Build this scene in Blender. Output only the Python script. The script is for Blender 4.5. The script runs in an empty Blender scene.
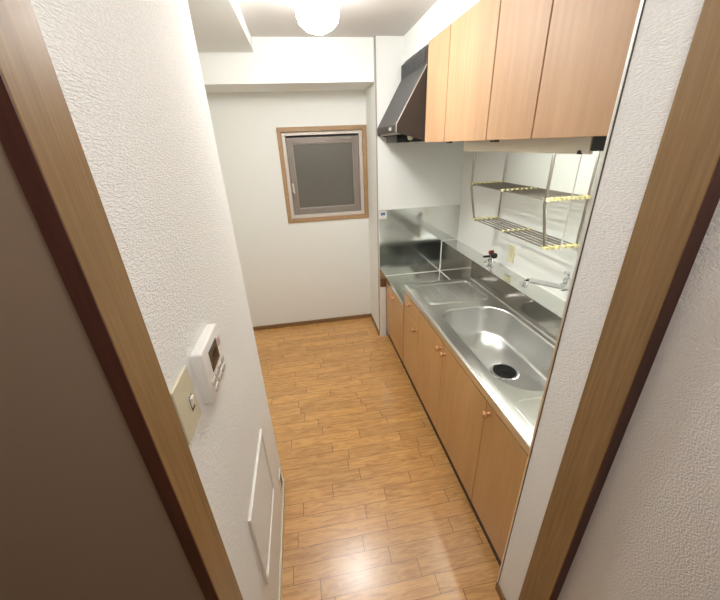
import bpy, bmesh, math
from mathutils import Vector, Matrix

S = bpy.context.scene
COL = S.collection
PI = math.pi

# ------------------------------------------------------------------ materials
def lin(c):
    c = c / 255.0
    return c / 12.92 if c <= 0.04045 else ((c + 0.055) / 1.055) ** 2.4

def rgb(r, g, b):
    return (lin(r), lin(g), lin(b), 1.0)

def new_mat(name):
    m = bpy.data.materials.new(name)
    m.use_nodes = True
    nt = m.node_tree
    b = nt.nodes['Principled BSDF']
    return m, nt, b

def node(nt, kind, **kw):
    n = nt.nodes.new(kind)
    for k, v in kw.items():
        if k in n.inputs:
            n.inputs[k].default_value = v
        else:
            setattr(n, k, v)
    return n

def coords(nt, scale=(1, 1, 1), rot=(0, 0, 0), loc=(0, 0, 0)):
    tc = node(nt, 'ShaderNodeTexCoord')
    mp = node(nt, 'ShaderNodeMapping')
    mp.inputs['Scale'].default_value = scale
    mp.inputs['Rotation'].default_value = rot
    mp.inputs['Location'].default_value = loc
    nt.links.new(tc.outputs['Object'], mp.inputs['Vector'])
    return mp.outputs['Vector']

def plain(name, col, rough=0.5, metal=0.0, noise=0.0, spec=0.5):
    m, nt, b = new_mat(name)
    b.inputs['Roughness'].default_value = rough
    b.inputs['Metallic'].default_value = metal
    b.inputs['Specular IOR Level'].default_value = spec
    v = coords(nt, (40, 40, 40))
    n = node(nt, 'ShaderNodeTexNoise', Scale=1.0, Detail=3.0)
    nt.links.new(v, n.inputs['Vector'])
    mx = node(nt, 'ShaderNodeMix', data_type='RGBA')
    k = 1.0 - max(noise, 0.02)
    mx.inputs[6].default_value = (col[0] * k, col[1] * k, col[2] * k, 1)
    mx.inputs[7].default_value = col
    nt.links.new(n.outputs['Fac'], mx.inputs[0])
    nt.links.new(mx.outputs[2], b.inputs['Base Color'])
    return m

def wallpaper(name, col, scale=(110, 110, 110), strength=0.5, dist=0.004, rough=0.75, rot=(0, 0, 0)):
    m, nt, b = new_mat(name)
    b.inputs['Base Color'].default_value = col
    b.inputs['Roughness'].default_value = rough
    b.inputs['Specular IOR Level'].default_value = 0.25
    v = coords(nt, scale, rot)
    n = node(nt, 'ShaderNodeTexNoise', Scale=1.0, Detail=2.0, Roughness=0.45, Distortion=0.4)
    nt.links.new(v, n.inputs['Vector'])
    rp = node(nt, 'ShaderNodeValToRGB')
    rp.color_ramp.elements[0].position = 0.36
    rp.color_ramp.elements[1].position = 0.62
    nt.links.new(n.outputs['Fac'], rp.inputs[0])
    bp = node(nt, 'ShaderNodeBump', Strength=strength, Distance=dist)
    nt.links.new(rp.outputs[0], bp.inputs['Height'])
    nt.links.new(bp.outputs[0], b.inputs['Normal'])
    return m

def wood(name, c0, c1, grain=(60, 60, 3), rough=0.4, bump=0.05, coat=0.0, fig=0.35):
    m, nt, b = new_mat(name)
    v = coords(nt, grain)
    n = node(nt, 'ShaderNodeTexNoise', Scale=1.0, Detail=6.0, Roughness=0.62, Distortion=0.25)
    nt.links.new(v, n.inputs['Vector'])
    v2 = coords(nt, (grain[0] * 0.12, grain[1] * 0.12, grain[2] * 0.3))
    n2 = node(nt, 'ShaderNodeTexNoise', Scale=1.0, Detail=2.0)
    nt.links.new(v2, n2.inputs['Vector'])
    mxf = node(nt, 'ShaderNodeMix')
    mxf.inputs[0].default_value = fig
    nt.links.new(n.outputs['Fac'], mxf.inputs[2])
    nt.links.new(n2.outputs['Fac'], mxf.inputs[3])
    rp = node(nt, 'ShaderNodeValToRGB')
    rp.color_ramp.elements[0].position = 0.3
    rp.color_ramp.elements[0].color = c0
    rp.color_ramp.elements[1].position = 0.68
    rp.color_ramp.elements[1].color = c1
    nt.links.new(mxf.outputs[0], rp.inputs[0])
    nt.links.new(rp.outputs[0], b.inputs['Base Color'])
    b.inputs['Roughness'].default_value = rough
    b.inputs['Coat Weight'].default_value = coat
    b.inputs['Coat Roughness'].default_value = 0.2
    bp = node(nt, 'ShaderNodeBump', Strength=bump, Distance=0.002)
    nt.links.new(n.outputs['Fac'], bp.inputs['Height'])
    nt.links.new(bp.outputs[0], b.inputs['Normal'])
    return m

def steel(name, col, rough=0.25, brushed=(3, 220, 220), var=0.08):
    m, nt, b = new_mat(name)
    b.inputs['Metallic'].default_value = 1.0
    b.inputs['Base Color'].default_value = col
    v = coords(nt, brushed)
    n = node(nt, 'ShaderNodeTexNoise', Scale=1.0, Detail=3.0)
    nt.links.new(v, n.inputs['Vector'])
    mr = node(nt, 'ShaderNodeMapRange')
    mr.inputs['To Min'].default_value = rough - var
    mr.inputs['To Max'].default_value = rough + var
    nt.links.new(n.outputs['Fac'], mr.inputs['Value'])
    nt.links.new(mr.outputs[0], b.inputs['Roughness'])
    bp = node(nt, 'ShaderNodeBump', Strength=0.012, Distance=0.001)
    nt.links.new(n.outputs['Fac'], bp.inputs['Height'])
    nt.links.new(bp.outputs[0], b.inputs['Normal'])
    return m

def emitter(name, col, strength):
    m, nt, b = new_mat(name)
    b.inputs['Base Color'].default_value = (0.8, 0.8, 0.8, 1)
    b.inputs['Emission Color'].default_value = col
    b.inputs['Emission Strength'].default_value = strength
    return m

def floor_mat():
    m, nt, b = new_mat('oak_strip_flooring')
    L = nt.links.new
    ROW, LEN, Y0 = 0.0765, 0.46, 0.947
    tc = node(nt, 'ShaderNodeTexCoord')
    sep = node(nt, 'ShaderNodeSeparateXYZ')
    L(tc.outputs['Object'], sep.inputs[0])
    def math_(op, a, bb=None, c=None):
        n = node(nt, 'ShaderNodeMath', operation=op)
        for i, v in enumerate((a, bb, c)):
            if v is None:
                continue
            if isinstance(v, (int, float)):
                n.inputs[i].default_value = v
            else:
                L(v, n.inputs[i])
        return n.outputs[0]
    yy = math_('DIVIDE', math_('SUBTRACT', sep.outputs['Y'], Y0), ROW)
    row = math_('FLOOR', yy)
    wn = node(nt, 'ShaderNodeTexWhiteNoise', noise_dimensions='1D')
    L(row, wn.inputs['W'])
    xx = math_('ADD', math_('DIVIDE', sep.outputs['X'], LEN), math_('MULTIPLY', wn.outputs['Value'], 3.0))
    colm = math_('FLOOR', xx)
    wn2 = node(nt, 'ShaderNodeTexWhiteNoise', noise_dimensions='2D')
    cmb = node(nt, 'ShaderNodeCombineXYZ')
    L(row, cmb.inputs[0]); L(colm, cmb.inputs[1])
    L(cmb.outputs[0], wn2.inputs['Vector'])
    board = wn2.outputs['Value']
    # distance to the long joint and to the butt joint, in metres
    dy = math_('MULTIPLY', math_('PINGPONG', yy, 0.5), ROW)
    dx = math_('MULTIPLY', math_('PINGPONG', xx, 0.5), LEN)
    gy = math_('LESS_THAN', dy, 0.0009)
    gx = math_('LESS_THAN', dx, 0.0014)
    gap = math_('MAXIMUM', gy, gx)
    # grain along the boards, shifted board by board
    cmb2 = node(nt, 'ShaderNodeCombineXYZ')
    L(math_('ADD', math_('MULTIPLY', sep.outputs['X'], 6.0), math_('MULTIPLY', board, 57.0)), cmb2.inputs[0])
    L(math_('MULTIPLY', sep.outputs['Y'], 48.0), cmb2.inputs[1])
    L(math_('MULTIPLY', board, 31.0), cmb2.inputs[2])
    n = node(nt, 'ShaderNodeTexNoise', Scale=1.0, Detail=5.0, Roughness=0.6, Distortion=1.6)
    L(cmb2.outputs[0], n.inputs['Vector'])
    rp = node(nt, 'ShaderNodeValToRGB')
    e = rp.color_ramp.elements
    e[0].position = 0.26
    e[0].color = rgb(170, 117, 60)
    e[1].position = 0.60
    e[1].color = rgb(214, 165, 101)
    L(n.outputs['Fac'], rp.inputs[0])
    hs = node(nt, 'ShaderNodeHueSaturation')
    mr = node(nt, 'ShaderNodeMapRange')
    mr.inputs['To Min'].default_value = 0.88
    mr.inputs['To Max'].default_value = 1.08
    L(board, mr.inputs['Value'])
    L(mr.outputs[0], hs.inputs['Value'])
    L(rp.outputs[0], hs.inputs['Color'])
    mx = node(nt, 'ShaderNodeMix', data_type='RGBA')
    mx.inputs[7].default_value = rgb(96, 58, 30)
    L(gap, mx.inputs[0])
    L(hs.outputs[0], mx.inputs[6])
    L(mx.outputs[2], b.inputs['Base Color'])
    b.inputs['Roughness'].default_value = 0.34
    b.inputs['Coat Weight'].default_value = 0.7
    b.inputs['Coat Roughness'].default_value = 0.24
    h = math_('ADD', math_('MULTIPLY', n.outputs['Fac'], 0.3), math_('MULTIPLY', gap, -1.0))
    bp = node(nt, 'ShaderNodeBump', Strength=0.2, Distance=0.002)
    L(h, bp.inputs['Height'])
    L(bp.outputs[0], b.inputs['Normal'])
    return m

M = {}
M['paper'] = wallpaper('white_wallpaper', rgb(243, 244, 242), (220, 100, 360), 0.7, 0.0016, rot=(0.03, 0, 0))
M['paper_near'] = wallpaper('warm_wallpaper', rgb(230, 225, 219), (240, 240, 240), 0.7, 0.0018)
M['beige'] = wallpaper('beige_wall', rgb(148, 127, 107), (90, 90, 90), 0.05, 0.001)  # darker beige than the wall right of the doorway
M['plaster'] = wallpaper('smooth_wallpaper', rgb(231, 233, 229), (60, 60, 60), 0.06, 0.002)
M['ceiling'] = wallpaper('ceiling_paper', rgb(212, 209, 205), (70, 70, 70), 0.08, 0.002)
M['panel_white'] = plain('kitchen_panel', rgb(232, 234, 230), 0.28, 0, 0.01)
M['floor'] = floor_mat()
M['frame_wood'] = wood('oak_door_frame', rgb(118, 90, 52), rgb(154, 122, 80), (110, 110, 5), 0.45, 0.1)
M['casing_wood'] = wood('window_casing_wood', rgb(152, 120, 84), rgb(178, 146, 108), (40, 40, 40), 0.45)
M['frame_shade'] = wood('shaded_door_frame_edge', rgb(58, 27, 18), rgb(84, 44, 30), (110, 110, 5), 0.5, 0.05)
M['skirt'] = wood('skirting_wood', rgb(112, 84, 52), rgb(146, 113, 74), (5, 60, 80), 0.5)
M['cab'] = wood('beech_door', rgb(178, 140, 104), rgb(199, 162, 124), (46, 46, 3.2), 0.55, 0.06, 0.0, 0.5)
M['cab_low'] = wood('beech_base_door', rgb(182, 141, 90), rgb(202, 161, 110), (46, 46, 3.2), 0.4, 0.04, 0.1, 0.5)
M['cab_edge'] = plain('cabinet_carcass', rgb(110, 74, 44), 0.6)
M['kick'] = plain('kickboard_brown', rgb(44, 20, 14), 0.5)
M['steel'] = steel('brushed_steel', (0.72, 0.73, 0.705, 1), 0.29, (6, 90, 90), 0.03)
M['steel_mirror'] = steel('polished_steel', (0.68, 0.69, 0.66, 1), 0.11, (3, 60, 60), 0.03)
M['steel_dark'] = steel('dark_ledge_steel', (0.33, 0.315, 0.285, 1), 0.2, (40, 3, 120), 0.08)
M['steel_basin'] = steel('satin_basin_steel', (0.70, 0.705, 0.69, 1), 0.31, (60, 60, 60), 0.04)
M['chrome'] = steel('chrome', (0.72, 0.73, 0.74, 1), 0.09, (20, 20, 20), 0.02)
M['rack_metal'] = steel('rack_wire', (0.40, 0.37, 0.33, 1), 0.32, (50, 50, 50), 0.05)
M['rack_cap'] = plain('yellowed_cap', rgb(232, 222, 168), 0.45)
M['hood'] = plain('hood_grey_paint', rgb(62, 61, 61), 0.42, 0.1, 0.05)
M['hood_side'] = plain('hood_dark_paint', rgb(52, 46, 43), 0.4, 0.1, 0.05)
M['black'] = plain('black_plastic', rgb(16, 15, 15), 0.35)
M['rubber'] = plain('black_rubber', rgb(12, 11, 11), 0.6, 0, 0.02, 0.3)
M['white_pl'] = plain('white_plastic', rgb(236, 234, 228), 0.35)
M['ivory'] = plain('ivory_plastic', rgb(214, 208, 182), 0.4)
M['cream_out'] = plain('cream_outlet', rgb(224, 220, 184), 0.4)
M['bead'] = steel('bead_metal', (0.86, 0.86, 0.84, 1), 0.3, (30, 30, 2))
M['joint'] = plain('dark_joint', rgb(84, 78, 72), 0.7)
M['seal'] = plain('white_sealant', rgb(238, 238, 232), 0.5)
M['knob'] = plain('turned_wood_knob', rgb(208, 152, 102), 0.25, 0, 0.15)
M['lcd'] = plain('lcd_grey', rgb(66, 60, 52), 0.2)
M['lcd_edge'] = plain('lcd_digits', rgb(30, 28, 26), 0.3)
M['pink'] = plain('pink_button', rgb(206, 170, 186), 0.4)
M['greybtn'] = plain('grey_button', rgb(190, 186, 180), 0.4)
M['alu'] = plain('window_aluminium', rgb(168, 160, 152), 0.4, 0.3)
M['alu_light'] = plain('window_aluminium_light', rgb(214, 208, 200), 0.4, 0.2)
M['alu_sash'] = plain('sash_aluminium', rgb(142, 133, 125), 0.45, 0.3)
M['glass'] = plain('frosted_night_glass', rgb(104, 101, 93), 0.4, 0, 0.12)
M['red'] = plain('red_plastic', rgb(104, 22, 30), 0.3)
M['fixture'] = plain('fixture_enamel', rgb(226, 221, 204), 0.4)
M['blue'] = plain('sticker_blue', rgb(92, 120, 152), 0.5)
M['wood_filler'] = M['cab_low']
M['lamp_side'] = emitter('lamp_glass_glow', (1.0, 0.985, 0.96, 1), 23.0)
M['lamp'] = emitter('lamp_lens_glow', (1.0, 0.985, 0.96, 1), 62.0)
M['tube'] = emitter('fluorescent_glow', (0.94, 1.0, 0.95, 1), 18.0)

# ------------------------------------------------------------------ mesh helpers
def box(bm, x0, x1, y0, y1, z0, z1, bev=0.0, seg=2):
    vs = [bm.verts.new((x, y, z)) for x in (x0, x1) for y in (y0, y1) for z in (z0, z1)]
    idx = [(0, 1, 3, 2), (4, 6, 7, 5), (0, 4, 5, 1), (2, 3, 7, 6), (0, 2, 6, 4), (1, 5, 7, 3)]
    fs = [bm.faces.new([vs[i] for i in f]) for f in idx]
    if bev > 0:
        es = list({e for f in fs for e in f.edges})
        bmesh.ops.bevel(bm, geom=es, offset=bev, segments=seg, profile=0.5, affect='EDGES')

def prism(bm, pts, axis, a, b, bev=0.0):
    """extrude a closed outline (list of 2D points) along axis 'x','y' or 'z' from a to b"""
    def mk(p, t):
        if axis == 'y':
            return (p[0], t, p[1])
        if axis == 'x':
            return (t, p[0], p[1])
        return (p[0], p[1], t)
    v0 = [bm.verts.new(mk(p, a)) for p in pts]
    v1 = [bm.verts.new(mk(p, b)) for p in pts]
    n = len(pts)
    fs = [bm.faces.new(v0), bm.faces.new(v1[::-1])]
    for i in range(n):
        fs.append(bm.faces.new((v0[i], v1[i], v1[(i + 1) % n], v0[(i + 1) % n])))
    if bev > 0:
        es = list({e for f in fs for e in f.edges})
        bmesh.ops.bevel(bm, geom=es, offset=bev, segments=2, profile=0.5, affect='EDGES')

def lathe(bm, prof, origin, direction, n=24):
    """prof: list of (radius, distance along direction)"""
    d = Vector(direction).normalized()
    q = d.to_track_quat('Z', 'Y').to_matrix()
    o = Vector(origin)
    rings = []
    for r, t in prof:
        if r < 1e-6:
            rings.append([bm.verts.new(o + d * t)])
        else:
            rings.append([bm.verts.new(o + q @ Vector((r * math.cos(2 * PI * i / n), r * math.sin(2 * PI * i / n), t))) for i in range(n)])
    for a, b in zip(rings[:-1], rings[1:]):
        for i in range(n):
            j = (i + 1) % n
            if len(a) == 1 and len(b) == 1:
                continue
            if len(a) == 1:
                bm.faces.new((a[0], b[j], b[i]))
            elif len(b) == 1:
                bm.faces.new((a[i], a[j], b[0]))
            else:
                bm.faces.new((a[i], a[j], b[j], b[i]))
    if len(rings[0]) > 1:
        bm.faces.new(rings[0][::-1])
    if len(rings[-1]) > 1:
        bm.faces.new(rings[-1])

def tube(bm, pts, r, n=10, closed=False):
    pts = [Vector(p) for p in pts]
    rings = []
    N = len(pts)
    prev_u = None
    for i, p in enumerate(pts):
        if closed:
            t = (pts[(i + 1) % N] - pts[i - 1]).normalized()
        elif i == 0:
            t = (pts[1] - p).normalized()
        elif i == N - 1:
            t = (p - pts[i - 1]).normalized()
        else:
            t = ((pts[i + 1] - p).normalized() + (p - pts[i - 1]).normalized()).normalized()
        if prev_u is None:
            u = t.orthogonal().normalized()
        else:
            u = (prev_u - t * prev_u.dot(t)).normalized()
        prev_u = u
        w = t.cross(u)
        rings.append([bm.verts.new(p + (u * math.cos(2 * PI * k / n) + w * math.sin(2 * PI * k / n)) * r) for k in range(n)])
    pairs = list(zip(rings[:-1], rings[1:]))
    if closed:
        pairs.append((rings[-1], rings[0]))
    for a, b in pairs:
        for k in range(n):
            j = (k + 1) % n
            bm.faces.new((a[k], a[j], b[j], b[k]))
    if not closed:
        bm.faces.new(rings[0][::-1])
        bm.faces.new(rings[-1])

def make(name, build, mat, parent=None, smooth=False, world=True):
    """one mesh object; build(bm) is given in world coordinates, the origin follows the parent"""
    bm = bmesh.new()
    build(bm)
    bmesh.ops.recalc_face_normals(bm, faces=bm.faces[:])
    if parent is not None:
        off = Vector(parent.get('_o', (0, 0, 0)))
        bmesh.ops.translate(bm, verts=bm.verts[:], vec=-off)
    me = bpy.data.meshes.new(name)
    bm.to_mesh(me)
    bm.free()
    for mm in (mat if isinstance(mat, list) else [mat]):
        me.materials.append(mm)
    if smooth:
        for p in me.polygons:
            p.use_smooth = True
        try:
            me.set_sharp_from_angle(angle=math.radians(40))
        except Exception:
            pass
    o = bpy.data.objects.new(name, me)
    COL.objects.link(o)
    if parent is not None:
        o.parent = parent
        o['_o'] = parent.get('_o', (0, 0, 0))
    return o

def sub(parent_origin_mesh):
    return parent_origin_mesh

def tag(o, label=None, cat=None, group=None, kind=None):
    if label: o['label'] = label
    if cat: o['category'] = cat
    if group: o['group'] = group
    if kind: o['kind'] = kind
    return o

def thing(name, loc, label, cat, group=None):
    o = bpy.data.objects.new(name, None)
    o.empty_display_size = 0.05
    o.location = loc
    o['_o'] = tuple(loc)
    COL.objects.link(o)
    return tag(o, label, cat, group)

def struct(name, build, mat, label=None, cat=None, smooth=False):
    o = make(name, build, mat, None, smooth)
    return tag(o, label, cat, None, 'structure')

def boxes(*bs):
    def f(bm):
        for b in bs:
            box(bm, *b)
    return f

# ------------------------------------------------------------------ the setting
CEIL = 2.50
XL, YLC = -0.284, 1.385          # corridor wall on the left and its far corner
XR, YRC = 0.664, 0.692           # stub wall on the right and its far edge
YE, XB = 2.90, 0.636             # end wall behind the cooker and its corner
YB = 3.33                        # window wall
XW = 1.40                        # kitchen wall behind the sink

struct('floor', boxes((-1.7, 1.6, -2.2, 3.6, -0.08, 0.0)), M['floor'], 'oak strip floor running through the doorway', 'floor')
struct('ceiling', boxes((-1.7, 1.6, -2.2, 3.6, CEIL, CEIL + 0.08)), M['ceiling'], 'white papered ceiling', 'ceiling')

WX0, WX1, WZ0, WZ1 = -0.128, 0.600, 1.165, 1.925     # opening in the window wall
def back_wall(bm):
    y0, y1 = YB, YB + 0.16
    box(bm, -1.2, WX0, y0, y1, 0, CEIL)
    box(bm, WX1, XB + 0.02, y0, y1, 0, CEIL)
    box(bm, WX0, WX1, y0, y1, 0, WZ0)
    box(bm, WX0, WX1, y0, y1, WZ1, CEIL)
struct('wall_back', back_wall, M['plaster'], 'white window wall at the far end of the kitchen', 'wall')
struct('wall_end', boxes((XB, 1.6, YE, YB + 0.16, 0, CEIL)), M['plaster'], 'white wall projecting behind the cooker end', 'wall')
struct('wall_right', boxes((XW, 1.6, YRC, YE, 0, CEIL)), M['panel_white'], 'glossy white kitchen panel wall behind the sink', 'wall')
struct('wall_stub_right', boxes((XR, 1.6, 0.545, YRC, 0, CEIL)), M['paper'], 'white textured partition ending the worktop', 'wall')
struct('wall_left', boxes((-1.2, XL, 0.53, YLC, 0, CEIL)), M['paper'], 'white textured corridor wall with the switch', 'wall')
struct('wall_left_far', boxes((-1.3, -1.2, YLC - 0.1, YB + 0.16, 0, CEIL)), M['plaster'], 'white wall of the recess beyond the corridor', 'wall')
struct('wall_near_left', boxes((-1.7, -0.290, 0.452, 0.53, 0, CEIL)), M['beige'], 'dark beige wall left of the doorway', 'wall')
struct('wall_near_right', boxes((0.667, 0.80, -2.2, 0.545, 0, CEIL)), M['paper_near'], 'textured wall right of the doorway, this side', 'wall')
struct('wall_above_door', boxes((-0.290, 0.667, 0.462, 0.535, 2.40, CEIL)), M['paper_near'], 'wall above the doorway', 'wall')
struct('wall_rear', boxes((-1.7, 0.80, -2.3, -2.2, 0, CEIL)), M['paper_near'], 'wall behind the viewer', 'wall')
struct('wall_near_side', boxes((-1.8, -1.7, -2.3, 0.53, 0, CEIL)), M['paper_near'], 'far side wall of the near room', 'wall')
struct('beam_back', boxes((-1.2, XB - 0.006, 2.93, YB, 2.226, CEIL)), M['plaster'], 'white ceiling beam above the window', 'beam')
struct('beam_left', boxes((-1.2, -0.228, YLC, 2.93, 2.412, CEIL)), M['plaster'], 'white boxed beam along the left of the ceiling', 'beam')
struct('beam_right', boxes((0.848, XW, YRC, YE, 2.336, CEIL)), M['plaster'], 'white soffit above the wall cabinets', 'beam')
struct('trim_1', boxes((XR - 0.002, XR + 0.010, YRC, YRC + 0.007, 0, CEIL)), M['bead'], 'bright metal corner bead on the partition edge', 'trim')
struct('trim_3', boxes((XR - 0.0012, XR + 0.004, YRC - 0.003, YRC, 0, CEIL)), M['joint'], 'dark joint line beside the metal corner bead', 'trim')
struct('trim_2', boxes((XB - 0.004, XB + 0.004, YE - 0.004, YE + 0.006, 0.04, CEIL)), M['alu'], 'grey joint strip down the projecting corner', 'trim')
struct('baseboard_back', boxes((-1.2, XB - 0.012, YB - 0.012, YB, 0, 0.042)), M['skirt'], 'brown skirting under the window', 'baseboard')
struct('baseboard_end', boxes((XB - 0.010, XB, YE, YB, 0, 0.042)), M['skirt'], 'brown skirting on the projecting wall', 'baseboard')
struct('baseboard_left', boxes((XL, XL + 0.007, 0.54, YLC + 0.002, 0, 0.05), (XL - 0.3, XL, YLC, YLC + 0.007, 0, 0.05)), M['ivory'], 'pale skirting on the corridor wall', 'baseboard')
struct('baseboard_right', boxes((XR - 0.007, XR, 0.555, YRC + 0.002, 0, 0.045)), M['skirt'], 'brown skirting on the partition', 'baseboard')

# door frame
d = bpy.data.objects.new('door_1', None); COL.objects.link(d)
tag(d, 'oak door frame around the kitchen opening', 'door frame', None, 'structure')
def jamb(x0, x1, y0, y1):
    return lambda bm: box(bm, x0, x1, y0, y1, 0, 2.365, 0.002, 2)
make('jamb', jamb(-0.302, -0.278, 0.4445, 0.538), M['frame_wood'], d)
make('jamb', jamb(0.637, 0.668, 0.4545, 0.556), M['frame_wood'], d)
make('lintel', lambda bm: box(bm, -0.302, 0.668, 0.4545, 0.545, 2.365, 2.40, 0.002), M['frame_wood'], d)
for x0, x1, y in ((-0.3035, -0.2785, 0.442), (0.638, 0.6695, 0.4525)):  # thin strips carry the shade of the frame's front edge as dark brown
    e = make('jamb_edge', boxes((x0, x1, y, y + 0.0025, 0, 2.365)), M['frame_shade'], d)
    e['label'] = 'front edge of the frame, its shade painted dark brown'

# window
w = thing('window_1', (0.24, YB, WZ0), 'small square window with grey frosted pane and wooden casing', 'window')
w['kind'] = 'structure'
def ring(bm, x0, x1, z0, z1, t, y0, y1, bev=0.002):
    box(bm, x0, x0 + t, y0, y1, z0, z1, bev)
    box(bm, x1 - t, x1, y0, y1, z0, z1, bev)
    box(bm, x0 + t, x1 - t, y0, y1, z0, z0 + t, bev)
    box(bm, x0 + t, x1 - t, y0, y1, z1 - t, z1, bev)
make('window_casing', lambda bm: ring(bm, WX0 - 0.034, WX1 + 0.034, WZ0 - 0.034, WZ1 + 0.034, 0.036, YB - 0.012, YB + 0.045), M['casing_wood'], w)
make('window_frame', lambda bm: ring(bm, WX0 + 0.002, WX1 - 0.002, WZ0 + 0.002, WZ1 - 0.002, 0.030, YB + 0.020, YB + 0.11), M['alu_light'], w)
sash = make('window_sash', lambda bm: ring(bm, WX0 + 0.034, WX1 - 0.034, WZ0 + 0.034, WZ1 - 0.048, 0.052, YB + 0.045, YB + 0.085), M['alu_sash'], w)
make('window_gasket', lambda bm: ring(bm, WX0 + 0.0855, WX1 - 0.0855, WZ0 + 0.0855, WZ1 - 0.0995, 0.008, YB + 0.052, YB + 0.062), M['alu'], sash)
make('window_pane', boxes((WX0 + 0.08, WX1 - 0.08, YB + 0.062, YB + 0.068, WZ0 + 0.08, WZ1 - 0.09)), M['glass'], w)
def latch(bm):
    box(bm, WX0 + 0.042, WX0 + 0.062, YB + 0.028, YB + 0.046, 1.41, 1.49, 0.004)
    tube(bm, [(WX0 + 0.052, YB + 0.028, 1.475), (WX0 + 0.055, YB + 0.008, 1.470), (WX0 + 0.062, YB + 0.004, 1.40)], 0.007)
make('window_handle', latch, M['alu_light'], w, True)
make('window_stay', boxes((WX1 - 0.20, WX1 - 0.10, YB + 0.03, YB + 0.045, WZ1 - 0.075, WZ1 - 0.062, 0.002)), M['alu'], w)
struct('wall_outside', boxes((-0.6, 1.0, YB + 0.40, YB + 0.45, 0.6, 2.5)), M['plaster'], 'dark night side beyond the window', 'wall')

# ------------------------------------------------------------------ ceiling lamp
LX, LY = 0.163, 2.0
lamp = thing('ceiling_lamp', (LX, LY, CEIL), 'glowing white glass dome lamp on the kitchen ceiling', 'lamp')
make('lamp_base', lambda bm: lathe(bm, [(0.0, 0), (0.085, 0), (0.088, 0.02), (0.088, 0.035), (0.0, 0.035)], (LX, LY, CEIL - 0.0005), (0, 0, -1), 32), M['white_pl'], lamp, True)
make('lamp_shade', lambda bm: lathe(bm, [(0.0, 0.036), (0.098, 0.036), (0.108, 0.05), (0.107, 0.09), (0.101, 0.14), (0.092, 0.168)], (LX, LY, CEIL), (0, 0, -1), 40), M['lamp_side'], lamp, True)
make('lamp_lens', lambda bm: lathe(bm, [(0.092, 0.1685), (0.066, 0.191), (0.036, 0.205), (0.0, 0.211)], (LX, LY, CEIL), (0, 0, -1), 40), M['lamp'], lamp, True)

# ------------------------------------------------------------------ range hood
HY0, HY1 = 2.326, 2.893
hood = thing('range_hood', (0.95, 2.61, 1.80), 'dark grey slanted range hood with slotted grille, beside the wall cabinets', 'range hood')
prof = [(0.640, 1.862), (0.640, 1.908), (0.830, 2.226), (0.830, 2.318), (1.395, 2.318), (1.395, 2.300), (0.848, 2.300), (0.848, 2.222), (0.662, 1.905), (0.662, 1.862)]
make('hood_canopy', lambda bm: prism(bm, prof, 'y', HY0 + 0.004, HY1 - 0.004), M['hood'], hood)
side = [(0.641, 1.860), (0.641, 1.907), (0.831, 2.224), (0.831, 2.317), (1.395, 2.317), (1.395, 1.802), (0.86, 1.802)]
make('side_panel', lambda bm: prism(bm, side, 'y', HY0, HY0 + 0.0035), M['hood_side'], hood)
make('side_panel', lambda bm: prism(bm, side, 'y', HY1 - 0.0035, HY1), M['hood_side'], hood)
def rim(bm):
    tube(bm, [(0.6405, HY0 + 0.002, 1.908), (0.8305, HY0 + 0.002, 2.225)], 0.0035)
    tube(bm, [(0.6405, HY0 + 0.002, 1.862), (0.6405, HY0 + 0.002, 1.908)], 0.0035)
make('edge_strip', rim, M['alu'], hood)
grl = make('grille', boxes((0.826, 0.832, HY0 + 0.03, HY1 - 0.03, 2.238, 2.306)), M['hood'], hood)
def slots(bm):
    n = 9
    for r in range(3):
        for k in range(n):
            a = HY0 + 0.045 + k * (HY1 - HY0 - 0.09) / n
            b = a + (HY1 - HY0 - 0.09) / n - 0.012
            z = 2.2435 + r * 0.0205
            box(bm, 0.8245, 0.8265, a, b, z, z + 0.0155)
make('grille_slots', slots, M['black'], grl)
ctl = make('control_panel', boxes((0.6375, 0.641, HY0 + 0.06, HY1 - 0.14, 1.868, 1.902)), M['hood_side'], hood)
def sw(bm):
    for y in (2.44, 2.475):
        box(bm, 0.633, 0.638, y, y + 0.022, 1.876, 1.895, 0.002)
make('fan_switch', sw, M['greybtn'], ctl)
make('front_rail', boxes((0.662, 0.700, HY0 + 0.01, HY1 - 0.01, 1.852, 1.862)), M['alu_light'], hood)
def filt(bm):
    prism(bm, [(0.700, 1.852), (0.700, 1.862), (1.10, 1.815), (1.10, 1.805)], 'y', HY0 + 0.03, HY1 - 0.03)
    box(bm, 0.705, 0.80, HY0 + 0.22, HY1 - 0.04, 1.800, 1.850, 0.004)
make('grease_filter', filt, M['black'], hood)
make('hood_lamp', lambda bm: lathe(bm, [(0.0, 0), (0.018, 0), (0.020, 0.02), (0.016, 0.036), (0.0, 0.042)], (0.76, 2.42, 1.853), (0.2, 0, -1), 16), M['fixture'], hood, True)

# ------------------------------------------------------------------ wall cabinets
def pull(bm, x, y, z):
    box(bm, x - 0.010, x + 0.014, y, y + 0.035, z - 0.004, z + 0.004, 0.001)
def wall_cabinet(y0, y1, doors, pulls, label):
    t = thing('wall_cabinet', (1.12, (y0 + y1) / 2, 1.795), label, 'cabinet', 'wall cabinets above the sink')
    make('carcass', boxes((0.852, XW - 0.002, y0 + 0.001, y1 - 0.001, 1.800, 2.333)), M['cab_edge'], t)
    ds = []
    for a, b in doors:
        dd = make('door', lambda bm: box(bm, 0.830, 0.850, a + 0.0035, b - 0.0035, 1.795, 2.334, 0.0015), M['cab'], t)
        ds.append(dd)
    for k, y in pulls:
        make('finger_pull', lambda bm: pull(bm, 0.842, y, 1.791), M['black'], ds[k])
    return t
wall_cabinet(1.997, 2.320, [(1.997, 2.320)], [], 'narrow beech wall cabinet right next to the grey range hood')
wall_cabinet(1.204, 1.997, [(1.525, 1.997), (1.204, 1.525)], [(0, 1.935), (1, 1.455)], 'two-door beech wall cabinet over the far part of the dish rack')
wall_cabinet(0.702, 1.204, [(0.702, 1.204)], [], 'wide single-door beech wall cabinet touching the textured partition')

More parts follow.
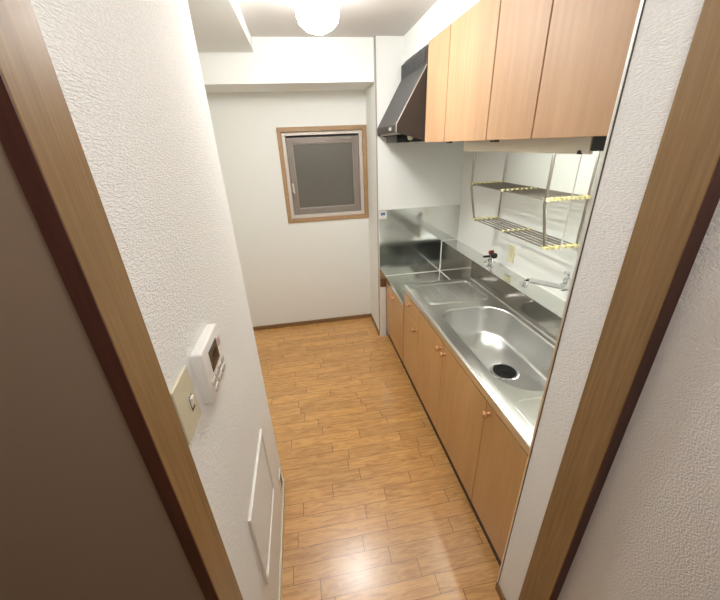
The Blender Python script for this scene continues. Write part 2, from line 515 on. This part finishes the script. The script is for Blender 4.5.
# ------------------------------------------------------------------ under-cabinet light
uf = thing('under_cabinet_light', (0.95, 1.44, 1.795), 'pale strip light mounted under the wall cabinets, with a pull cord', 'light')
make('light_housing', lambda bm: prism(bm, [(0.892, 1.798), (0.892, 1.750), (0.900, 1.744), (0.906, 1.744), (0.908, 1.770), (1.045, 1.785), (1.045, 1.798)], 'y', 0.996, 1.868), M['fixture'], uf)
make('light_tube', lambda bm: lathe(bm, [(0.0, 0), (0.012, 0), (0.012, 0.75), (0.0, 0.75)], (0.932, 1.09, 1.762), (0, 1, 0), 16), M['tube'], uf, True)
make('end_housing', lambda bm: box(bm, 0.892, 1.03, 0.865, 0.994, 1.754, 1.798, 0.004), M['black'], uf)
cd = make('pull_cord', lambda bm: tube(bm, [(0.900, 1.033, 1.745), (0.900, 1.034, 1.60), (0.901, 1.033, 1.42)], 0.0022, 8), M['white_pl'], uf, True)
make('cord_switch', lambda bm: box(bm, 0.888, 0.908, 1.027, 1.041, 1.744, 1.756, 0.002), M['black'], uf)

# ------------------------------------------------------------------ hanging dish rack
RY0, RY1, RXF, RXB = 1.480, 2.235, 1.155, 1.380
rack = thing('dish_rack', (1.27, 1.86, 1.28), 'two-tier metal dish rack hanging over the sink, yellowed end caps', 'dish rack')
for y in (RY0, RY1):
    make('post', lambda bm: tube(bm, [(RXF - 0.005, y, 1.799), (RXF - 0.005, y, 1.50), (RXF, y, 1.475), (1.195, y, 1.284)], 0.0075, 12), M['rack_metal'], rack, True)
    make('post', lambda bm: tube(bm, [(RXB, y, 1.799), (RXB, y, 1.284)], 0.0065, 12), M['rack_metal'], rack, True)
def rack_shelf(z, x0, x1, n):
    xs = [x0 + (x1 - x0) * k / (n - 1) for k in range(n)]
    def f(bm):
        for x in xs:
            tube(bm, [(x, RY0 - 0.004, z), (x, RY1 + 0.004, z)], 0.0046, 8)
        for y in (RY0 + 0.012, (RY0 + RY1) / 2, RY1 - 0.012):
            box(bm, x0 - 0.003, x1 + 0.003, y - 0.006, y + 0.006, z - 0.010, z - 0.004)
    sh = make('shelf', f, M['rack_metal'], rack, True)
    for x in xs:
        for y, dy in ((RY0 - 0.006, -1), (RY1 + 0.006, 1), ((RY0 + RY1) / 2, 0)):
            if dy == 0:
                c = make('end_cap', lambda bm: box(bm, x - 0.007, x + 0.007, y - 0.009, y + 0.009, z - 0.006, z + 0.008, 0.003), M['rack_cap'], sh)
            else:
                c = make('end_cap', lambda bm: box(bm, x - 0.0085, x + 0.0085, y - 0.018, y + 0.018, z - 0.0075, z + 0.0085, 0.003), M['rack_cap'], sh)
            c['label'] = 'yellowed plastic cap'
rack_shelf(1.525, RXF, RXB - 0.012, 8)
rack_shelf(1.283, 1.195, RXB - 0.012, 6)

# ------------------------------------------------------------------ base cabinets
def knob(y, z, parent):
    make('knob', lambda bm: lathe(bm, [(0.0, 0), (0.012, 0), (0.009, 0.004), (0.007, 0.012), (0.014, 0.016), (0.0175, 0.022), (0.0155, 0.029), (0.008, 0.033), (0.0, 0.034)], (0.702, y, z), (-1, 0, 0), 18), M['knob'], parent, True)

XD = 0.702
cb = thing('base_cabinet', (0.97, 2.585, 0), 'low beech cooker base cabinet with two doors, at the far wall', 'cabinet', 'base cabinets under the worktops')
make('carcass', boxes((XD + 0.020, 1.238, 2.300, 2.868, 0.088, 0.618)), M['cab_edge'], cb)
make('kickboard', boxes((0.722, 1.238, 2.300, 2.868, 0.0, 0.087)), M['kick'], cb)['label'] = 'dark brown kickboard'
for a, b, ky in ((2.592, 2.866, 2.616), (2.298, 2.588, 2.562)):
    dd = make('door', lambda bm: box(bm, XD, XD + 0.018, a, b, 0.086, 0.615, 0.0015), M['cab_low'], cb)
    knob(ky, 0.573, dd)

cb = thing('base_cabinet', (0.97, 1.5, 0), 'long beech sink base cabinet with three doors, a drawer column and round knobs', 'cabinet', 'base cabinets under the worktops')
def sink_carcass(bm):
    box(bm, XD + 0.020, 0.740, 0.702, 2.276, 0.088, 0.766)
    box(bm, XD + 0.020, 1.238, 2.258, 2.276, 0.088, 0.766)
    box(bm, XD + 0.020, 1.238, 0.702, 0.720, 0.088, 0.766)
    box(bm, 1.222, 1.238, 0.720, 2.258, 0.088, 0.766)
    box(bm, 0.740, 1.222, 0.720, 2.258, 0.088, 0.104)
make('carcass', sink_carcass, M['cab_edge'], cb)
make('kickboard', boxes((0.722, 1.238, 0.702, 2.276, 0.0, 0.087)), M['kick'], cb)['label'] = 'dark brown kickboard'
dr = make('drawer', lambda bm: box(bm, XD, XD + 0.018, 1.934, 2.276, 0.640, 0.758, 0.0015), M['cab_low'], cb)
knob(2.125, 0.712, dr)
for a, b, ky, kz in ((1.934, 2.276, 1.985, 0.578), (1.514, 1.930, 1.545, 0.706), (1.032, 1.510, 1.478, 0.706), (0.706, 1.028, 0.998, 0.716)):
    top = 0.635 if a > 1.93 else 0.758
    dd = make('door', lambda bm: box(bm, XD, XD + 0.018, a, b, 0.086, top, 0.0015), M['cab_low'], cb)
    knob(ky, kz, dd)

tag(make('filler_board', lambda bm: box(bm, 0.648, 0.700, 2.872, YE - 0.001, 0.0, 0.552, 0.002), M['white_pl']), 'upright white filler board at the far end of the base cabinets', 'panel')
tag(make('spacer_block', lambda bm: box(bm, 0.648, 0.7005, 2.872, YE - 0.001, 0.553, 0.641, 0.002), M['cab_edge']), 'brown wooden block above the white filler board', 'panel')

# ------------------------------------------------------------------ worktops
XF, XK = 0.696, 1.243            # front edge and the pipe ledge face
def rrect(x0, x1, y0, y1, rads, n=10):
    """rounded rectangle, counter-clockwise, rads for corners (x1,y0),(x1,y1),(x0,y1),(x0,y0)"""
    out = []
    for (cx, cy, r, a0) in ((x1 - rads[0], y0 + rads[0], rads[0], -90), (x1 - rads[1], y1 - rads[1], rads[1], 0),
                            (x0 + rads[2], y1 - rads[2], rads[2], 90), (x0 + rads[3], y0 + rads[3], rads[3], 180)):
        for k in range(n + 1):
            a = math.radians(a0 + 90 * k / n)
            out.append((cx + r * math.cos(a), cy + r * math.sin(a)))
    return out

ZT = 0.812
SY0, SY1 = 0.700, 2.290
wt = thing('sink_worktop', (0.97, 1.5, ZT), 'stainless steel sink worktop with deep basin and drainboard', 'sink')
BX0, BX1, BY0, BY1 = 0.778, 1.208, 0.985, 1.805
RB = (0.17, 0.17, 0.10, 0.17)
loop_top = rrect(BX0, BX1, BY0, BY1, RB)
def worktop(bm):
    # flat top with a hole
    outer = rrect(XF + 0.007, XK - 0.002, SY0 + 0.002, SY1 - 0.007, (0.003, 0.003, 0.008, 0.003), 3)
    ov = [bm.verts.new((x, y, ZT)) for x, y in outer]
    iv = [bm.verts.new((x, y, ZT)) for x, y in loop_top]
    es = [bm.edges.new((ov[i], ov[(i + 1) % len(ov)])) for i in range(len(ov))]
    es += [bm.edges.new((iv[i], iv[(i + 1) % len(iv)])) for i in range(len(iv))]
    bmesh.ops.triangle_fill(bm, edges=es, use_beauty=True)
    # rolled front and far edges
    steps = [(0.007, 0.0), (0.003, -0.0015), (0.0008, -0.005), (0.0, -0.010), (0.0, -0.040), (0.004, -0.044), (0.016, -0.044)]
    prev = ov
    for ins, dz in steps[1:]:
        cur = []
        lo = rrect(XF + ins, XK - 0.002, SY0 + 0.002, SY1 - ins, (0.003, 0.003, max(0.001, 0.0105 - ins * 0.4), 0.003), 3)
        cur = [bm.verts.new((x, y, ZT + dz)) for x, y in lo]
        for i in range(len(cur)):
            j = (i + 1) % len(cur)
            bm.faces.new((prev[i], prev[j], cur[j], cur[i]))
        prev = cur
    # raised rim along the front edge
    tube(bm, [(XF + 0.012, SY0 + 0.004, ZT), (XF + 0.012, SY1 - 0.013, ZT)], 0.004, 8)
    # pressed drainboard lines
    for ins in (0.0, 0.016):
        tube(bm, [(x, y, ZT - 0.0008) for x, y in rrect(0.765 + ins, 1.19 - ins, 1.895 + ins, 2.235 - ins, (0.03,) * 4, 6)], 0.0026, 8, True)
    for k in range(5):
        x = 0.84 + k * 0.07
        tube(bm, [(x, 1.94, ZT - 0.0025), (x, 2.20, ZT - 0.0025)], 0.0032, 8)
    tube(bm, [(x, y, ZT - 0.0008) for x, y in rrect(0.762, 1.19, 0.72, 0.955, (0.05, 0.10, 0.05, 0.03), 8)], 0.0026, 8, True)
make('worktop', worktop, M['steel'], wt, True)

def basin(bm):
    prof = [(0.0, 0.0), (0.003, -0.0015), (0.006, -0.006), (0.008, -0.014), (0.034, -0.158), (0.038, -0.168), (0.045, -0.175), (0.055, -0.178)]
    prev = None
    for ins, dz in prof:
        lo = rrect(BX0 + ins, BX1 - ins, BY0 + ins, BY1 - ins, tuple(max(0.04, r - ins * 0.6) for r in RB))
        cur = [bm.verts.new((x, y, ZT + dz)) for x, y in lo]
        if prev:
            for i in range(len(cur)):
                j = (i + 1) % len(cur)
                bm.faces.new((prev[i], prev[j], cur[j], cur[i]))
        prev = cur
    # floor of the basin dipping to the drain
    c = [bm.verts.new((DX + 0.085 * math.cos(t), DY + 0.085 * math.sin(t), ZT - 0.184)) for t in [2 * PI * k / 44 - PI / 2 for k in range(44)]]
    es = [bm.edges.get((prev[i], prev[(i + 1) % len(prev)])) for i in range(len(prev))]
    es += [bm.edges.new((c[i], c[(i + 1) % 44])) for i in range(44)]
    bmesh.ops.triangle_fill(bm, edges=es, use_beauty=True)
    c2 = [bm.verts.new((DX + 0.078 * math.cos(t), DY + 0.078 * math.sin(t), ZT - 0.188)) for t in [2 * PI * k / 44 - PI / 2 for k in range(44)]]
    for i in range(44):
        j = (i + 1) % 44
        bm.faces.new((c[i], c[j], c2[j], c2[i]))
    bm.faces.new(c2)
DX, DY = 1.004, 1.358
make('basin', basin, M['steel_basin'], wt, True)
dr = make('drain_flange', lambda bm: lathe(bm, [(0.056, 0.0), (0.076, 0.0), (0.0755, 0.003), (0.070, 0.005), (0.058, 0.0035), (0.056, 0.0)], (DX, DY, ZT - 0.1878), (0, 0, 1), 40), M['chrome'], wt, True)
make('drain_cover', lambda bm: lathe(bm, [(0.0, 0), (0.060, 0), (0.062, 0.005), (0.058, 0.008), (0.040, 0.004), (0.016, 0.003), (0.012, 0.009), (0.0, 0.010)], (DX, DY, ZT - 0.1875), (0, 0, 1), 40), M['rubber'], wt, True)['label'] = 'round black rubber drain cover'
make('end_apron', boxes((XF + 0.020, XK - 0.002, SY1 - 0.010, SY1 - 0.004, 0.657, ZT - 0.042)), M['steel_mirror'], wt)

ct = thing('cooker_worktop', (0.97, 2.59, 0.62), 'lower stainless steel cooker shelf between sink worktop and end wall', 'worktop')
make('shelf_top', lambda bm: box(bm, XF + 0.002, XK - 0.002, SY1 - 0.002, 2.892, 0.620, 0.655, 0.003), M['steel_mirror'], ct)

lg = thing('pipe_ledge', (1.32, 1.8, 0), 'polished steel ledge running along the wall behind the sink', 'ledge')
make('ledge_box', lambda bm: box(bm, XK, XW - 0.001, YRC + 0.002, 2.892, 0.0, 0.955, 0.0015), M['steel_mirror'], lg)
make('ledge_face', boxes((XK - 0.0012, XK, YRC + 0.003, 2.2885, 0.80, 0.953)), M['steel_dark'], lg)  # thin sheet of darker steel over the ledge front
make('sealant_strip', boxes((XK - 0.006, XK - 0.0012, YRC + 0.003, 2.286, 0.8122, 0.817)), M['bead'], lg)
make('sealant_strip', boxes((XW - 0.006, XW - 0.001, YRC + 0.002, 2.892, 0.9552, 0.961)), M['seal'], lg)
make('sealant_strip', boxes((XK - 0.004, XK - 0.0002, 2.292, 2.892, 0.6555, 0.659)), M['seal'], lg)

sp = tag(make('splash_panel', boxes((0.646, XK - 0.0005, 2.8935, YE - 0.0005, 0.642, 1.272), (XK - 0.0005, XW - 0.002, 2.8935, YE - 0.0005, 0.957, 1.272)), M['steel_mirror']), 'mirror-like steel splash panel on the end wall behind the cooker shelf', 'splashback')
make('sealant_strip', boxes((0.694, XK - 0.004, 2.890, 2.8933, 0.6555, 0.659)), M['seal'], sp)
make('sealant_strip', boxes((XK - 0.004, XK - 0.0002, 2.8895, 2.8933, 0.659, 0.957)), M['seal'], sp)
make('sealant_strip', boxes((XK, XW - 0.006, 2.8925, 2.8934, 0.9555, 0.959)), M['seal'], sp)

st = tag(make('caution_sticker', lambda bm: box(bm, 0.650, 0.712, 2.8922, 2.8934, 1.196, 1.262), M['white_pl']), 'small white and blue sticker in the upper corner of the steel splash panel', 'sticker')
make('printed_picture', boxes((0.660, 0.702, 2.8915, 2.8922, 1.226, 1.252)), M['blue'], st)
make('printed_lines', boxes((0.660, 0.702, 2.8915, 2.8922, 1.214, 1.217), (0.660, 0.695, 2.8915, 2.8922, 1.206, 1.209)), M['greybtn'], st)

# ------------------------------------------------------------------ taps, outlet
FY, FZ = 1.425, 1.075
fc = thing('faucet', (XW, FY, FZ), 'chrome wall-mounted swivel faucet reaching over the sink basin', 'faucet')
make('faucet_body', lambda bm: (lathe(bm, [(0.0, 0), (0.033, 0), (0.033, 0.004), (0.026, 0.012), (0.018, 0.016), (0.017, 0.045), (0.023, 0.050), (0.023, 0.098), (0.018, 0.106), (0.0, 0.107)], (XW + 0.002, FY, FZ), (-1, 0, 0), 24),
    lathe(bm, [(0.0, 0), (0.018, 0), (0.018, 0.030), (0.014, 0.036), (0.0, 0.036)], (XW - 0.074, FY, FZ + 0.012), (0, 0, 1), 20)), M['chrome'], fc, True)
make('spout', lambda bm: tube(bm, [(1.320, FY, FZ + 0.004), (1.27, 1.413, 1.088), (1.20, 1.400, 1.112), (1.085, 1.380, 1.150), (1.060, 1.376, 1.156), (1.048, 1.374, 1.150), (1.045, 1.374, 1.125)], 0.0135, 14), M['chrome'], fc, True)
make('lever', lambda bm: tube(bm, [(XW - 0.074, FY, FZ + 0.045), (XW - 0.074, FY, FZ + 0.066), (XW - 0.082, FY - 0.006, FZ + 0.080), (XW - 0.125, FY - 0.03, FZ + 0.095)], 0.0075, 12), M['chrome'], fc, True)

gc = thing('gas_tap', (1.300, 2.125, 0.955), 'small chrome gas tap with black and dark red handles on the steel ledge', 'gas tap')
def gas_body(bm):
    lathe(bm, [(0.0, 0), (0.024, 0), (0.024, 0.005), (0.014, 0.010), (0.013, 0.03), (0.019, 0.034), (0.019, 0.056), (0.013, 0.060), (0.013, 0.090), (0.0, 0.092)], (1.300, 2.125, 0.9555), (0, 0, 1), 20)
    lathe(bm, [(0.0, 0), (0.011, 0), (0.011, 0.022), (0.007, 0.026), (0.007, 0.044), (0.0, 0.045)], (1.294, 2.125, 1.000), (-1, 0.0, -0.25), 16)
    lathe(bm, [(0.0, 0), (0.011, 0), (0.011, 0.022), (0.007, 0.026), (0.007, 0.040), (0.0, 0.041)], (1.300, 2.118, 1.000), (0.1, -1, 0.0), 16)
make('tap_body', gas_body, M['chrome'], gc, True)
make('tap_handle', lambda bm: lathe(bm, [(0.0, 0), (0.017, 0), (0.020, 0.006), (0.018, 0.026), (0.0, 0.028)], (1.300, 2.125, 1.0480), (-0.1, 0.25, 1), 18), M['red'], gc, True)['label'] = 'dark red handle'
make('tap_handle', lambda bm: lathe(bm, [(0.0, 0), (0.018, 0), (0.021, 0.006), (0.019, 0.026), (0.0, 0.028)], (1.300, 2.105, 1.040), (0.15, -1, 0.35), 18), M['black'], gc, True)['label'] = 'black round handle'
make('tap_handle', lambda bm: box(bm, 1.238, 1.290, 2.117, 2.135, 1.026, 1.040, 0.004), M['black'], gc, True)['label'] = 'black lever'

ol = thing('wall_outlet', (XW, 2.04, 1.068), 'yellowish wall outlet on the white wall above the gas tap and ledge', 'outlet')
make('cover_plate', lambda bm: box(bm, XW - 0.008, XW - 0.0005, 2.003, 2.077, 1.008, 1.128, 0.003), M['cream_out'], ol)
make('socket', lambda bm: box(bm, XW - 0.0095, XW - 0.006, 2.024, 2.056, 1.040, 1.096, 0.001), M['ivory'], ol)

# ------------------------------------------------------------------ fittings on the corridor wall
sp = thing('light_switch', (XL, 0.585, 1.33), 'ivory rocker light switch on the textured wall beside the door frame', 'switch')
make('cover_plate', lambda bm: box(bm, XL, XL + 0.007, 0.541, 0.632, 1.262, 1.394, 0.002), M['ivory'], sp)
make('rocker_slot', lambda bm: box(bm, XL + 0.006, XL + 0.0074, 0.595, 0.613, 1.300, 1.336), M['lcd'], sp)
make('rocker', lambda bm: prism(bm, [(XL + 0.006, 1.308), (XL + 0.008, 1.308), (XL + 0.013, 1.332), (XL + 0.006, 1.332)], 'y', 0.597, 0.611), M['white_pl'], sp)

rc = thing('bath_controller', (XL, 0.75, 1.32), 'white wall-mounted water heater controller with small grey screen', 'controller')
CF = XL + 0.025
make('casing', lambda bm: box(bm, XL - 0.002, CF, 0.672, 0.826, 1.249, 1.389, 0.005, 3), M['white_pl'], rc, True)
scr = make('screen', lambda bm: box(bm, CF - 0.001, CF + 0.0012, 0.716, 0.788, 1.310, 1.366, 0.0006), M['lcd'], rc)
def digits(bm):
    for k in range(3):
        y = 0.730 + k * 0.016
        box(bm, CF + 0.001, CF + 0.0016, y, y + 0.002, 1.325, 1.350)
        box(bm, CF + 0.001, CF + 0.0016, y + 0.008, y + 0.010, 1.325, 1.350)
        box(bm, CF + 0.001, CF + 0.0016, y, y + 0.010, 1.348, 1.350)
make('screen_digits', digits, M['lcd_edge'], scr)
for y in (0.692, 0.724, 0.756, 0.788):
    make('button', lambda bm: box(bm, CF - 0.001, CF + 0.002, y, y + 0.022, 1.284, 1.298, 0.001), M['greybtn'], rc)
for y in (0.700, 0.740, 0.780):
    make('button', lambda bm: box(bm, CF - 0.001, CF + 0.002, y, y + 0.026, 1.262, 1.274, 0.001), M['greybtn'], rc)
make('button', lambda bm: box(bm, CF - 0.001, CF + 0.0025, 0.797, 0.815, 1.335, 1.358, 0.001), M['pink'], rc)['label'] = 'pale pink power button'

ah = thing('access_hatch', (XL, 0.925, 0.52), 'square white papered access hatch low on the corridor wall', 'hatch')
make('hatch_frame', lambda bm: [box(bm, *b, 0.0015) for b in (
    (XL, XL + 0.010, 0.727, 0.742, 0.342, 0.715), (XL, XL + 0.010, 1.103, 1.118, 0.342, 0.715),
    (XL, XL + 0.010, 0.742, 1.103, 0.342, 0.357), (XL, XL + 0.010, 0.742, 1.103, 0.700, 0.715))], M['white_pl'], ah)
make('hatch_door', boxes((XL, XL + 0.004, 0.744, 1.101, 0.359, 0.698)), M['paper'], ah)

ws = thing('corner_outlet', (XL, 1.29, 0.15), 'small grey low outlet near the far end of the corridor wall', 'outlet')
make('cover_plate', lambda bm: box(bm, XL, XL + 0.006, 1.262, 1.332, 0.09, 0.21, 0.002), M['white_pl'], ws)
make('socket', lambda bm: box(bm, XL + 0.005, XL + 0.0075, 1.279, 1.315, 0.115, 0.185, 0.001), M['black'], ws)

# ------------------------------------------------------------------ light: dim night world, an added fill light above the camera
W = bpy.data.worlds.new('World'); S.world = W
W.use_nodes = True
W.node_tree.nodes['Background'].inputs[0].default_value = (0.02, 0.022, 0.03, 1)
W.node_tree.nodes['Background'].inputs[1].default_value = 1.0

ld = bpy.data.lights.new('near_fill_light', 'POINT')  # unseen fill light without a fixture, added to brighten the near walls
ld.energy = 5.6
ld.color = (0.99, 0.985, 0.985)
ld.shadow_soft_size = 0.14
lo = bpy.data.objects.new('near_fill_light', ld)
lo.location = (0.12, 0.02, 2.34)
COL.objects.link(lo)

# ------------------------------------------------------------------ camera
cam = bpy.data.cameras.new('Camera')
co = bpy.data.objects.new('Camera', cam)
COL.objects.link(co)
N = Vector((390 - 360, 1012 - 300)); Yv = Vector((297 - 360, 147 - 300))
f = math.sqrt(-(N.dot(Yv)))
dn = Vector((N.x, N.y, f)).normalized(); fy = Vector((Yv.x, Yv.y, f)).normalized()
rz = -dn; ry = fy; rx = ry.cross(rz)
R = Matrix((rx, ry, rz))                    # camera (x right, y down, z ahead) -> world
cx, cy, cz = R.col[0], -R.col[1], -R.col[2]
m4 = Matrix(((cx[0], cy[0], cz[0], 0), (cx[1], cy[1], cz[1], 0), (cx[2], cy[2], cz[2], 1.8), (0, 0, 0, 1)))
co.matrix_world = m4
cam.sensor_fit = 'HORIZONTAL'
cam.sensor_width = 36.0
cam.lens = 36.0 * f / 720.0
cam.clip_start = 0.01
S.camera = co

for o in list(bpy.data.objects):
    if '_o' in o:
        del o['_o']

S.view_settings.view_transform = 'Standard'
S.view_settings.look = 'None'
S.view_settings.gamma = 1.0
S.view_settings.exposure = 1.32
S.view_settings.use_curve_mapping = False
S.cycles.use_denoising = True
S.cycles.max_bounces = 10
S.cycles.diffuse_bounces = 6
